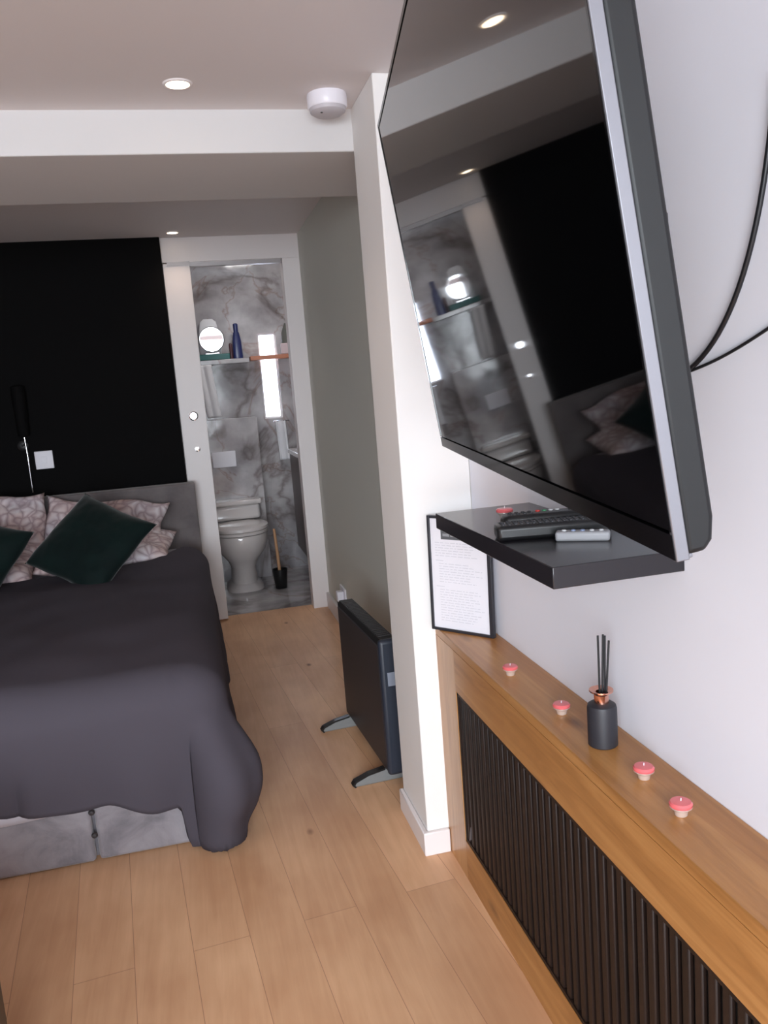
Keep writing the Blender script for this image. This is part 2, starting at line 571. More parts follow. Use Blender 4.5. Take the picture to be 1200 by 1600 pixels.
def oval(cx, cy, rx, ry, k, n, sq=2.3):
    a = 2 * pi * k / n
    c, s = cos(a), sin(a)
    x = rx * math.copysign(abs(c) ** (2 / sq), c)
    y = ry * math.copysign(abs(s) ** (2 / sq), s)
    return cx + x, cy + y


def loft(b, secs, n=36, cap=True):
    rings = []
    for (z, cy, rx, ry, sq) in secs:
        rings.append([b.bm.verts.new((*oval(0, cy, rx, ry, k, n, sq), z)) for k in range(n)])
    for a, c in zip(rings, rings[1:]):
        for k in range(n):
            b.bm.faces.new((a[k], a[(k + 1) % n], c[(k + 1) % n], c[k]))
    if cap:
        b.bm.faces.new(list(reversed(rings[0])))
        b.bm.faces.new(rings[-1])
    return b


loft(B(), [(0.0, -0.20, 0.125, 0.19, 3), (0.02, -0.20, 0.12, 0.185, 3), (0.05, -0.19, 0.09, 0.17, 2.6), (0.15, -0.19, 0.085, 0.17, 2.4), (0.20, -0.21, 0.105, 0.19, 2.3),
           (0.27, -0.24, 0.155, 0.225, 2.3), (0.33, -0.25, 0.178, 0.24, 2.3), (0.375, -0.25, 0.182, 0.245, 2.3), (0.385, -0.25, 0.178, 0.24, 2.3)]).done('pan', M['ceramic'], t, smooth='auto')
loft(B(), [(0.388, -0.25, 0.182, 0.240, 2.3), (0.392, -0.25, 0.188, 0.246, 2.3), (0.406, -0.25, 0.188, 0.246, 2.3), (0.410, -0.25, 0.184, 0.24, 2.3)]).done('seat', M['ceramic'], t, smooth='auto')
loft(B(), [(0.412, -0.25, 0.184, 0.24, 2.3), (0.417, -0.25, 0.188, 0.246, 2.3), (0.432, -0.25, 0.186, 0.243, 2.3), (0.440, -0.25, 0.165, 0.22, 2.3), (0.443, -0.25, 0.08, 0.12, 2.3)]).done('lid', M['ceramic'], t, smooth='auto')
B().box((-0.155, -0.125, 0.445), (0.155, -0.003, 0.545)).done('cistern', M['ceramic'], t, bev=0.02, seg=4)
B().box((-0.17, -0.14, 0.545), (0.17, -0.002, 0.578)).done('cistern_lid', M['ceramic'], t, bev=0.012, seg=3)
fp = B().box((0.13, 5.728, 0.80), (0.29, 5.738, 0.91)).done('flush_plate', M['plastic_white'], bev=0.004)
tag(fp, 'white rectangular flush plate on the marbled wall above the toilet', 'flush plate')

# toilet brush
t = thing('toilet_brush', (0.480, 5.36, 0), 'toilet brush with wooden handle in a black pot', 'toilet brush')
B().lathe([(0.035, 0.0), (0.038, 0.004), (0.050, 0.125), (0.050, 0.13), (0.045, 0.128), (0.034, 0.02)], 28, cap=True).done('pot', M['black'], t, smooth='auto')
B().tube([(0, 0, 0.03), (-0.004, 0, 0.2), (-0.012, 0, 0.40)], [0.011, 0.011, 0.009]).done('handle', M['bamboo'], t, smooth='auto')

# vanity
t = thing('vanity_unit', (0.66, 5.45, 0), 'dark brown vanity unit with pale worktop right of the toilet', 'vanity unit')
B().box((0, -0.30, 0.20), (0.45, 0.28, 0.86)).done('body', M['walnut'], t, bev=0.004)
B().box((-0.012, -0.31, 0.86), (0.45, 0.29, 0.89)).done('worktop', M['ceramic'], t, bev=0.004)
B().lathe([(0.10, 0.89), (0.17, 0.95), (0.19, 1.0), (0.18, 1.0), (0.15, 0.94)], 32, Matrix.Translation((0.22, 0, 0))).done('basin', M['ceramic'], t, smooth='auto')
B().box((0.05, -0.2, 0.0), (0.4, 0.2, 0.20)).done('plinth', M['marble'], t)

# wooden wall shelf in front of the narrow window
tag(B().box((0.462, 5.80, 1.512), (0.86, 5.945, 1.54)).done('wooden_shelf', M['orange_wood'], bev=0.003), 'orange-brown wooden shelf high on the bathroom wall', 'shelf')
# things on the ledges
t = thing('vanity_mirror', (0.215, 5.84, 1.572), 'round glass mirror standing on a teal box in the bathroom', 'mirror')
mt = Matrix.Translation((0, 0, 0.100)) @ Vector((-0.027, -1, -0.062)).to_track_quat('Z', 'Y').to_matrix().to_4x4()
B().lathe([(0.080, -0.006), (0.086, 0.0), (0.080, 0.006)], 40, mt).done('rim', M['chrome'], t, smooth='auto')
B().lathe([(0.078, 0.0062), (0.078, 0.0075)], 40, mt).done('glass', M['mirror'], t)
B().box((-0.05, -0.02, -0.002), (0.05, 0.03, 0.010)).done('stand', M['chrome'], t, bev=0.003)
tag(B().box((0.105, 5.78, 1.53), (0.325, 5.90, 1.570)).done('storage_box', M['teal'], bev=0.005), 'low teal box under the round mirror on the ledge', 'box')
o = loft(B(), [(0.0, 0, 0.07, 0.022, 2.6), (0.08, 0, 0.075, 0.026, 2.4), (0.18, 0, 0.07, 0.022, 2.2), (0.265, 0, 0.055, 0.012, 2.0), (0.285, 0, 0.03, 0.006, 2.0)]).done('wash_bag', M['towel'], smooth='auto')
o.location = (0.205, 5.920, 1.53)
tag(o, 'white soft wash bag behind the round mirror on the ledge', 'bag')
t = thing('shampoo_bottle', (0.385, 5.86, 1.53), 'tall navy blue bottle on the bathroom ledge', 'bottle')
loft(B(), [(0.0, 0, 0.032, 0.02, 2.6), (0.02, 0, 0.034, 0.022, 2.6), (0.12, 0, 0.03, 0.02, 2.6), (0.18, 0, 0.020, 0.016, 2.2)]).done('bottle_body', M['navy'], t, smooth='auto')
B().lathe([(0.016, 0.18), (0.017, 0.235), (0.012, 0.24)], 20).done('cap', M['navy'], t, smooth='auto')
t = thing('small_tube', (0.338, 5.83, 1.53), 'small maroon tube between the teal box and navy bottle', 'tube')
B().lathe([(0.010, 0), (0.012, 0.02), (0.012, 0.10), (0.004, 0.11)], 16).done('tube_body', M['maroon'], t, smooth='auto')
# things on the wooden shelf
o = loft(B(), [(0.0, 0, 0.075, 0.05, 3), (0.05, 0, 0.08, 0.055, 3), (0.15, 0, 0.075, 0.05, 2.6), (0.20, 0, 0.055, 0.03, 2.4), (0.215, 0, 0.05, 0.01, 2.4)]).done('toiletry_bag', M['bag'], smooth='auto')
o.location = (0.775, 5.89, 1.54)
tag(o, 'grey soft toiletry bag on the wooden bathroom shelf', 'bag')
tag(B().box((0.68, 5.808, 1.54), (0.78, 5.828, 1.615)).done('soap_packet', M['pink_pack'], bev=0.006), 'pale pink packet in front of the grey toiletry bag', 'packet')


def cloth_panel(x0, x1, z0, z1, y, amp, seed, lean=0.0):
    def fn(u, v):
        x = x0 + (x1 - x0) * u + lean * (1 - v)
        z = z0 + (z1 - z0) * v
        return (x, y - amp * (0.5 + 0.5 * sin(u * 11 + seed)) - 0.004 * sin(v * 6 + seed), z)
    return B().grid(fn, 24, 24)


o = thing('hand_towel', (0, 0, 0), 'white towel hanging left above the toilet', 'towel')
cloth_panel(0.100, 0.190, 1.145, 1.50, 5.745, 0.012, 0.4, lean=0.035).done('towel_cloth', M['towel'], o, smooth=True, solid=0.008)
B().tube([(0.095, 5.741, 1.490), (0.20, 5.741, 1.490), (0.20, 5.765, 1.498)], 0.004).done('towel_rail', M['chrome'], o, smooth='auto')
o = thing('reflection_towel', (0, 0, 0), 'white cloth on a chrome rail, added for a bright reflection below the narrow window', 'towel')  # cloth and rail stand in for a bright reflection on the glossy tiles
cloth_panel(0.60, 0.675, 0.80, 1.08, 5.925, 0.012, 2.1, lean=0.01).done('towel_cloth', M['towel'], o, smooth=True, solid=0.008)
B().tube([(0.59, 5.915, 1.078), (0.70, 5.915, 1.078), (0.70, 5.95, 1.078)], 0.005).done('towel_rail', M['chrome'], o, smooth='auto')

# ------------------------------------------------------------------ downlights and smoke alarm


def downlight(x, y, z, power, label):
    t = thing('ceiling_spotlight', (x, y, z), label, 'spotlight', 'recessed ceiling spotlights')
    B().lathe([(0.026, -0.001), (0.028, -0.004), (0.033, -0.003), (0.035, 0.0)], 36, cap=False).done('bezel', M['gloss_white'], t, smooth='auto')
    B().lathe([(0.0265, -0.0035), (0.0265, -0.0015)], 32).done('lens', M['lamp'], t)
    l = bpy.data.lights.new('spotlight_beam', 'SPOT')
    l.energy = power
    l.color = (1.0, 0.74, 0.55)
    l.spot_size = radians(110)
    l.spot_blend = 0.9
    l.shadow_soft_size = 0.03
    lo = bpy.data.objects.new('spotlight_beam', l)
    COL.objects.link(lo)
    lo.location = (x, y, z - 0.012)
    return t


downlight(0.063, 2.116, Z1, 5, 'larger, nearer lit ceiling spotlight in front of the beam')
downlight(0.027, 4.583, Z2, 2.6, 'smaller, farther lit ceiling spotlight above the bathroom door')

t = thing('smoke_alarm', (0.432, 2.19, Z1), 'round white smoke alarm on the ceiling beside the pier', 'smoke alarm')
B().lathe([(0.050, 0.0), (0.051, -0.006), (0.051, -0.030), (0.048, -0.034)], 40).done('housing', M['plastic_white'], t, smooth='auto')
B().lathe([(0.047, -0.034), (0.045, -0.042), (0.036, -0.048), (0.012, -0.050)], 40).done('sensor_cover', M['smoke_grey'], t, smooth='auto')
B().lathe([(0.003, -0.050), (0.003, -0.052)], 12, Matrix.Translation((-0.02, -0.02, 0.002))).done('indicator', M['black'], t)

# ------------------------------------------------------------------ bed
BXR, BXL, BYF, BYH = -0.045, -1.56, 2.335, 4.52
bed = thing('divan_bed', (-0.8, 3.4, 0), 'grey upholstered divan bed with low grey headboard', 'bed')


def bb(a, c):
    off = Vector((-0.8, 3.4, 0))
    return tuple(Vector(a) - off), tuple(Vector(c) - off)


B().box(*bb((BXL, BYF + 0.03, 0.0), (BXR - 0.02, BYH, 0.30))).done('base', M['divan'], bed, bev=0.01)
B().box(*bb((-0.385, BYF, 0.004), (BXR, BYF + 0.03, 0.295))).done('drawer_front', M['divan'], bed, bev=0.010, seg=3)
B().box(*bb((-1.00, BYF - 0.004, 0.004), (-0.395, BYF + 0.028, 0.295))).done('drawer_front', M['divan'], bed, bev=0.010, seg=3)
B().box(*bb((BXL, BYF, 0.004), (-1.01, BYF + 0.03, 0.295))).done('drawer_front', M['divan'], bed, bev=0.010, seg=3)
for z in (0.155, 0.085):
    mt = Matrix.Translation(Vector((-0.39, BYF, z)) - Vector((-0.8, 3.4, 0))) @ Matrix.Rotation(pi / 2, 4, 'X')
    B().lathe([(0.007, 0.0), (0.009, 0.005), (0.006, 0.010), (0.002, 0.011)], 18, mt).done('button', M['heater'], bed, smooth='auto')
B().box(*bb((BXL, BYF + 0.02, 0.30), (BXR - 0.03, BYH, 0.50))).done('mattress', M['lining'], bed, bev=0.04, seg=4)
B().box(*bb((-1.60, 4.55, 0.28), (-0.004, 4.64, 0.838))).done('headboard', M['headboard'], bed, bev=0.012, seg=3)
for x in (-1.45, -0.2):
    B().box(*bb((x, 4.56, 0.0), (x + 0.08, 4.63, 0.28))).done('headboard_strut', M['black'], bed)

# duvet: draped cloth
XE, YE, ZT, R = -0.090, 2.395, 0.525, 0.095
XLD, YH = -1.60, 3.98


def sstep(a, b, x):
    t = max(0.0, min(1.0, (x - a) / (b - a)))
    return t * t * (3 - 2 * t)


def duvet_pt(u, v):
    # u: across (left -> right hem), v: head -> foot hem
    sx_len = (XE - XLD) + 0.44
    px = XLD + u * sx_len
    foot = 0.367 + 0.018 * sstep(-0.5, -0.38, px) + 0.008 * sin(px * 9) + 0.055 * sstep(-0.34, -0.20, px) 
    head_y = YH + 0.10 * sstep(-0.9, 0.0, min(px, XE)) + 0.012 * sin(px * 14) + 0.27 * sstep(-0.26, -0.09, min(px, XE))
    total = head_y - YE + foot
    py = head_y - v * total - 0.17 * sstep(-0.150, -0.118, px) * v ** 5
    a = max(0.0, px - XE)
    b_ = max(0.0, YE - py)
    d = hypot(a, b_)
    n3 = noise.noise(Vector((px * 3.1, py * 2.3, 1.7)))
    n4 = noise.noise(Vector((px * 8.0, py * 5.0, 4.2)))
    z = ZT + 0.012 * n3 + 0.005 * n4
    # drawn down along the head hem
    z -= 0.018 * sstep(head_y - 0.10, head_y, py)
    x, y = min(px, XE), max(py, YE)
    if d > 0:
        dx, dy = a / d, -b_ / d
        q = R * pi / 2
        if d < q:
            out, dz = R * sin(d / R), R * (1 - cos(d / R))
            hang = 0.0
        else:
            out, dz = R, R + (d - q)
            hang = d - q
        cornerness = 4 * (dx * -dy) ** 1.0 if (a > 0 and b_ > 0) else 0.0
        s = math.atan2(b_, a + 1e-6)
        # gathers in the hanging cloth
        t_ = px if a == 0 else (XE + s * 0.25 if b_ > 0 else 0)
        along = (px * 1.0 if a == 0 else (py if b_ == 0 else XE + 0.3 * (1.57 - s)))
        fold = 0.013 * sin(along * 23 + 0.9) + 0.010 * noise.noise(Vector((along * 7, 0.3, hang * 3)))
        if a == 0:
            fold -= 0.022 * math.exp(-((px + 0.565) / 0.022) ** 2) * sstep(0.0, 0.2, hang)
        out += (fold * sstep(0.0, 0.25, hang)) + 0.05 * cornerness * sstep(0.0, 0.22, hang) - 0.025 * cornerness * sstep(0.25, 0.4, hang)
        out += 0.010 * sstep(0.02, 0.3, hang)
        zz = z - dz
        if zz < 0.02:
            out -= 0.3 * (0.02 - zz)
            zz = 0.02 + 0.004 * sin(along * 30)
        z = zz
        x += dx * out
        y += dy * out
    return (x, y, z)


dv = B().grid(duvet_pt, 150, 150).done('duvet', M['duvet'], smooth=True, solid=0.018)
dv.modifiers['thickness'].offset = -1
tag(dv, 'plain charcoal duvet draped over the bed, corner hanging to the floor', 'duvet')
# pale sheet edge peeping out under the foot hem


def sheet_pt(u, v):
    x = -1.50 + u * 1.14
    z = 0.30 - v * (0.132 + 0.004 * sin(x * 17) - 0.02 * sstep(-0.52, -0.38, x))
    return (x, BYF - 0.010 - 0.002 * sin(x * 9), z)


st_ = B().grid(sheet_pt, 60, 6).done('bed_sheet', M['lining'], smooth=True, solid=0.006)
tag(st_, 'pale bed sheet edge showing below the duvet hem', 'sheet')


# pillows and cushions
def pillow_mesh(w, h, t, seed, pinch=0.06, n=44, soft=1.0):
    b = B()

    def f(side):
        def fn(i, j):
            u, v = i * 2 - 1, j * 2 - 1
            # corners pulled out into points, edges slightly bowed in
            x = u * w / 2 * (1 - pinch * (1 - abs(v) ** 2.0))
            y = v * h / 2 * (1 - pinch * (1 - abs(u) ** 2.0))
            x += 0.022 * soft * noise.noise(Vector((v * 1.6 + seed, 2.0, u * 0.7)))
            y += 0.026 * soft * noise.noise(Vector((u * 1.8 + seed, 7.0, v * 0.7)))
            k = max(0.0, (1 - u ** 4)) ** 0.62 * max(0.0, (1 - v ** 4)) ** 0.62
            wr = noise.noise(Vector((u * 2.4 + seed, v * 2.4, side * 3.0))) * 0.30 + noise.noise(Vector((u * 6 + seed, v * 6, side * 5.0))) * 0.16
            return (x, y, side * t / 2 * k * (1 + wr * soft))
        return fn
    b.grid(f(1), n, n)
    b.grid(f(-1), n, n)
    bmesh.ops.remove_doubles(b.bm, verts=b.bm.verts, dist=0.0004)
    return b


def place(o, c, xdir, ndir):
    x = Vector(xdir).normalized()
    n = Vector(ndir).normalized()
    y = n.cross(x).normalized()
    x = y.cross(n).normalized()
    o.matrix_world = Matrix(((x.x, y.x, n.x, c[0]), (x.y, y.y, n.y, c[1]), (x.z, y.z, n.z, c[2]), (0, 0, 0, 1)))


PG = 'pillows in marble print cotton'
specs = [
    ('pillow', 0.66, 0.44, 0.15, 1.3, (-0.465, 4.26, 0.565), (1, -0.10, -0.02), (0.0, -0.18, 1), 'lower marble-print pillow lying behind the large green cushion, nearest the door'),
    ('pillow', 0.62, 0.40, 0.13, 5.1, (-0.485, 4.36, 0.640), (1, 0.02, -0.20), (0.0, -1, 0.62), 'upper marble-print pillow leaning on the headboard behind the whole green cushion'),
    ('pillow', 0.66, 0.46, 0.15, 8.7, (-1.10, 4.13, 0.575), (1, -0.03, 0.0), (0.0, -0.25, 1), 'lower marble-print pillow at the left, under the cut-off green cushion'),
    ('pillow', 0.66, 0.44, 0.17, 12.9, (-1.06, 4.33, 0.69), (1, 0.03, 0.02), (0.0, -1, 0.66), 'upper marble-print pillow at the left edge, bunched against the headboard'),
]
for (nm, w_, h_, t_, sd, c_, xd, ndv, lab) in specs:
    o = pillow_mesh(w_, h_, t_, sd, 0.07).done(nm, M['pillow'], smooth=True)
    place(o, c_, xd, ndv)
    tag(o, lab, 'pillow', PG)

CG = 'dark green velvet cushions'


def cushion(c, tau, psi, phi, label, seed, size=0.42):
    n = Vector((sin(psi) * cos(tau), -cos(psi) * cos(tau), sin(tau)))
    u = Vector((cos(psi), sin(psi), 0))
    v = n.cross(u)
    xd = cos(phi + pi / 4) * u + sin(phi + pi / 4) * v
    o = pillow_mesh(size, size, 0.13, seed, 0.05, soft=0.3).done('velvet_cushion', M['velvet'], smooth=True)
    place(o, c, xd, n)
    tag(o, label, 'cushion', CG)


cushion((-0.479, 3.80, 0.690), 0.782, -0.264, 0.274, 'dark green velvet cushion standing on its corner, the whole one', 3.3)
cushion((-0.997, 3.820, 0.670), 0.75, -0.15, 0.42, 'dark green velvet cushion cut off by the left edge', 9.9)

# switch plate and wall light on the black wall
t = thing('socket_plate', (-0.770, YB - 0.03, 1.025), 'square white switch plate on the black wall above the headboard', 'switch plate')
B().box((-0.046, -0.009, -0.048), (0.046, 0.0, 0.048)).done('plate', M['plastic_white'], t, bev=0.003)
B().box((-0.012, -0.012, -0.018), (0.012, -0.009, 0.018)).done('rocker', M['plastic_white'], t, bev=0.001)
t = thing('wall_lamp', (-0.845, YB - 0.03, 1.0), 'black wall lamp with a thin chrome stem beside the switch plate', 'wall lamp')
B().lathe([(0.028, 0), (0.028, 0.012), (0.02, 0.016)], 28, Matrix.Translation((-0.02, 0, 0.11)) @ Matrix.Rotation(pi / 2, 4, 'X')).done('wall_plate', M['black'], t, smooth='auto')
B().tube([(-0.003, -0.03, 0.155), (0.0, -0.03, 0.05), (0.0, -0.03, -0.14)], 0.0042).done('stem', M['chrome'], t, smooth='auto')
B().tube([(-0.02, -0.01, 0.11), (-0.02, -0.03, 0.112), (-0.003, -0.03, 0.115)], 0.005).done('arm', M['black'], t, smooth='auto')
B().lathe([(0.026, 0.16), (0.03, 0.17), (0.036, 0.36), (0.034, 0.42), (0.02, 0.425)], 28, Matrix.Translation((-0.003, -0.03, 0))).done('lamp_shade', M['black_wall'], t, smooth='auto')

# ------------------------------------------------------------------ foreground black cabinet (bottom left corner)
t = thing('black_cabinet', (-0.63, 1.0, 0), 'low black cabinet at the bottom left corner of the view', 'cabinet')
B().box((-0.35, -0.45, 0.03), (0.213, 0.40, 0.46)).done('body', M['cabinet'], t, bev=0.004)
B().box((-0.36, -0.46, 0.46), (0.215, 0.403, 0.48)).done('cabinet_top', M['cabinet'], t, bev=0.003)
B().box((-0.33, -0.43, 0.0), (0.19, 0.37, 0.03)).done('plinth', M['black'], t)

# ------------------------------------------------------------------ heater
ang = math.atan2(0.510 - 0.478, 2.455 - 3.03)   # direction near->far leans slightly left
hx, hy = 0.507, 2.455
far = Vector((0.474, 3.02, 0)) - Vector((hx, hy, 0))
rz = math.atan2(far.y, far.x) - pi / 2
heater = thing('convector_heater', (hx, hy, 0), 'dark graphite convector heater standing on two feet in the alcove', 'heater', rotz=rz)
L = far.length
B().box((0.0, 0.02, 0.04), (0.055, L, 0.47)).done('body', M['heater'], heater, bev=0.006, seg=3)
B().prism([(0.002, 0.47), (0.060, 0.47), (0.060, 0.488), (0.010, 0.488)], 0.02, L, axis='y').done('top_cap', M['heater_vent'], heater)
b = B()
for k in range(26):
    y = 0.05 + k * (L - 0.08) / 26
    b.box((0.014, y, 0.4875), (0.054, y + 0.006, 0.491))
b.done('top_vent', M['heater'], heater)
B().box((-0.002, -0.008, 0.035), (0.066, 0.02, 0.492)).done('end_cap', M['heater_end'], heater, bev=0.012, seg=4)
B().box((0.018, -0.0095, 0.340), (0.048, -0.0075, 0.385)).done('sticker', M['sticker'], heater)
for y0 in (0.045, L - 0.05):
    pts = [(-0.105, 0.0), (-0.112, 0.008), (-0.105, 0.018), (-0.06, 0.034), (-0.01, 0.042), (0.06, 0.042), (0.12, 0.028), (0.155, 0.010), (0.155, 0.0)]
    f = B().prism(pts, y0 - 0.010, y0 + 0.010, axis='y').done('foot', M['foot_grey'], heater, bev=0.004)
    pts2 = [(-0.1085, 0.0), (-0.117, 0.009), (-0.108, 0.0215), (-0.06, 0.038), (-0.003, 0.047), (-0.003, 0.041), (-0.06, 0.032), (-0.103, 0.016), (-0.108, 0.008), (-0.1035, 0.0)]
    B().prism(pts2, y0 - 0.012, y0 + 0.012, axis='y').done('foot_edge', M['black'], f)

t = thing('wall_socket', (XW, 4.20, 0.20), 'white wall socket with a plug on the grey green wall by the heater', 'socket')
B().box((-0.009, -0.073, -0.043), (0.0, 0.073, 0.043)).done('plate', M['plastic_white'], t, bev=0.003)
B().box((-0.045, -0.05, -0.025), (-0.009, -0.002, 0.028)).done('plug', M['plastic_white'], t, bev=0.006)
B().tube([(-0.04, -0.026, -0.022), (-0.042, -0.04, -0.08), (-0.035, -0.2, -0.17), (-0.03, -0.5, -0.185), (-0.03, -1.15, -0.192)], 0.0035).done('power_lead', M['cable'], t, smooth='auto')

# ------------------------------------------------------------------ oak radiator casing with grille
YN = -0.9
case = thing('radiator_casing', (SX, PY0, 0), 'oak radiator casing with a dark slatted grille below the television', 'radiator cover')


def cb(y):
    return y - PY0


DX = XW - SX
B().box((0, cb(YN), SZ - 0.022), (DX, -0.001, SZ)).done('sill_board', M['oak'], case, bev=0.002)
B().box((0, -0.150, 0.0), (0.022, -0.001, SZ - 0.022)).done('end_stile', M['oak_upright'], case)
B().box((0, cb(YN), 0.518), (0.022, -0.150, SZ - 0.022)).done('top_rail', M['oak'], case)
B().box((0, cb(YN), 0.0), (0.022, -0.150, 0.110)).done('bottom_rail', M['oak'], case)
b = B()
b.box((0.014, cb(YN), 0.110), (0.018, -0.150, 0.518))
b.done('grille_back', M['dark_back'], case)
b = B()
y = -0.150 - 0.018
while y > cb(YN) + 0.02:
    b.box((0.004, y - 0.0088, 0.118), (0.014, y + 0.0088, 0.510))
    y -= 0.030
g1 = b.done('slatted_grille', M['grille'], case, bev=0.003)
b = B()
b.box((0.002, cb(YN), 0.508), (0.016, -0.150, 0.518)).box((0.002, cb(YN), 0.110), (0.016, -0.150, 0.119)).box((0.002, -0.159, 0.110), (0.016, -0.150, 0.518))
b.done('grille_frame', M['grille'], case)
o = B().tube([(0.010, -0.176, 0.16), (0.006, -0.177, 0.130), (0.006, -0.172, 0.121), (0.010, -0.166, 0.128)], 0.003).done('grille_clip', M['silver'], case, smooth='auto')

# ------------------------------------------------------------------ television
S = 0.5564
Bc = Vector((0, 0, 1.30)) + S * Vector((0.55803, 0.87218, -0.24217))
th, tl = 0.1600, 0.1352
W, Hh = 1.0888, 0.6103
ex = Vector((sin(th), cos(th), 0))
n0 = Vector((-cos(th), sin(th), 0))
ez = Vector((0, 0, 1)) * cos(tl) + n0 * sin(tl)
ey = ez.cross(ex)
mt = Matrix(((ex.x, ey.x, ez.x, Bc.x), (ex.y, ey.y, ez.y, Bc.y), (ex.z, ey.z, ez.z, Bc.z), (0, 0, 0, 1)))
tv = thing('television', (0, 0, 0), 'large flat television tilted out from the right wall, screen off', 'television', mtx=mt)
bz = 0.006
B().box((bz, -0.004, 0.020), (W - bz, 0.0, Hh - bz)).done('screen', M['tv_glass'], tv)
b = B()
b.box((0, -0.006, 0), (W, 0.0012, 0.018)).box((0, -0.006, Hh - bz), (W, 0.0012, Hh))
b.box((0, -0.006, 0.020), (bz * 0.5, 0.0012, Hh - bz)).box((W - bz, -0.006, 0.020), (W, 0.0012, Hh - bz))
b.done('bezel', M['tv_bezel'], tv)
b = B()
b.box((-0.0015, -0.0085, -0.001), (0.004, 0.0008, Hh + 0.001)).box((W - 0.004, -0.013, -0.001), (W + 0.001, -0.001, Hh + 0.001))
b.box((0.004, -0.013, -0.0015), (W - 0.004, -0.001, 0.002)).box((0.004, -0.013, Hh - 0.002), (W - 0.004, -0.001, Hh + 0.001))
b.done('silver_trim', M['silver'], tv, bev=0.0008, label='thin silver edge strip')
B().prism([(-0.0085, 0.001), (-0.0085, Hh - 0.001), (-0.026, Hh - 0.004), (-0.031, Hh - 0.02), (-0.031, 0.024), (-0.028, 0.008), (-0.022, 0.001)], 0.002, W - 0.002, axis='x').done('back_housing', M['tv_black'], tv, bev=0.004, seg=3)
B().box((0.25, -0.06, 0.08), (W - 0.25, -0.031, Hh - 0.12)).done('rear_bulge', M['tv_black'], tv, bev=0.01)
# bracket arm to the wall
inv = mt.inverted()
wall_pt = inv @ Vector((XW, 1.12, 1.50))
tvc = Vector((W * 0.5, -0.06, Hh * 0.5))
b = B()
b.box((W * 0.5 - 0.12, -0.07, Hh * 0.5 - 0.12), (W * 0.5 + 0.12, -0.06, Hh * 0.5 + 0.12))
b.done('mount_plate', M['black'], tv)
b = B()
b.tube([tvc + Vector((0, -0.01, 0)), wall_pt], 0.018)
b.done('mount_arm', M['black'], tv, smooth='auto')

# cables
t = thing('television_cable', (XW, 0.9, 1.3), 'two black cables hanging on the white wall right of the television', 'cable')


def cpt(y, z, x=XW - 0.004):
    return (x - XW, y - 0.9, z - 1.3)


def bez(p0, p1, p2, p3, n=24):
    out = []
    for i in range(n + 1):
        s = i / n
        out.append(tuple((1 - s) ** 3 * a + 3 * (1 - s) ** 2 * s * b + 3 * (1 - s) * s * s * c + s ** 3 * d for a, b, c, d in zip(p0, p1, p2, p3)))
    return out


B().tube(bez(cpt(1.10, 1.268, XW - 0.01), cpt(0.98, 1.285), cpt(0.895, 1.40), cpt(0.872, 1.62)), 0.0035).done('power_cable', M['cable'], t, smooth='auto')
B().tube(bez(cpt(1.10, 1.272, XW - 0.006), cpt(1.0, 1.288), cpt(0.95, 1.300), cpt(0.80, 1.362)), 0.0022).done('aerial_cable', M['cable'], t, smooth='auto')

# ------------------------------------------------------------------ floating shelf and its things
SHX, SHY0, SHY1, SHZ = 0.487, 1.077, 1.655, 1.016
tag(B().box((SHX, SHY0, SHZ - 0.033), (XW, SHY1, SHZ)).done('floating_shelf', M['shelf'], bev=0.0015), 'black floating shelf on the wall under the television', 'shelf')


def remote(c, d, L_, w, h, body, label, keys, dz=0.0):
    a = math.atan2(d[1], d[0])
    t = thing('remote_control', (c[0], c[1], SHZ + dz), label, 'remote control', 'remote controls on the floating shelf', rotz=a)
    B().box((-L_ / 2, -w / 2, 0.0), (L_ / 2, w / 2, h)).done('case', body, t, bev=h * 0.28, seg=3)
    for (x, y, r, mm) in keys:
        B().lathe([(r, h - 0.001), (r, h + 0.0012), (r * 0.8, h + 0.002)], 12, Matrix.Translation((x, y, 0))).done('button', mm, t, smooth='auto')
    return t


keys1 = [(-0.085 + 0.0105 * i, y, 0.0034, M['key']) for i in range(16) for y in (-0.012, 0.0, 0.012)]
remote((0.588, 1.295), (1, -0.22), 0.195, 0.050, 0.026, M['black'], 'largest black remote, lying across the shelf in the middle', keys1)
keys2 = [(-0.07 + 0.012 * i, y, 0.0036, M['key']) for i in range(4) for y in (-0.008, 0.008)]
keys2 += [(-0.018, 0.008, 0.0045, M['key_red']), (-0.006, 0.008, 0.0042, M['key_green']), (0.006, 0.008, 0.0042, M['key_white']), (0.018, 0.008, 0.0042, M['key_white']), (0.04, 0.0, 0.004, M['key']), (0.055, 0.0, 0.004, M['key'])]
remote((0.615, 1.365), (1, -0.15), 0.17, 0.044, 0.030, M['black'], 'black remote with red, green and pale keys behind the largest one', keys2)
keys3 = [(-0.03 + 0.015 * i, 0.0, 0.004, mm) for i, mm in enumerate((M['key_white'], M['key_blue'], M['key_blue'], M['key_white'], M['key_white']))]
remote((0.612, 1.228), (1, -0.60), 0.088, 0.026, 0.016, M['grey_remote'], 'small pale grey remote in front of the black ones', keys3)

TG = 'small pink candles'


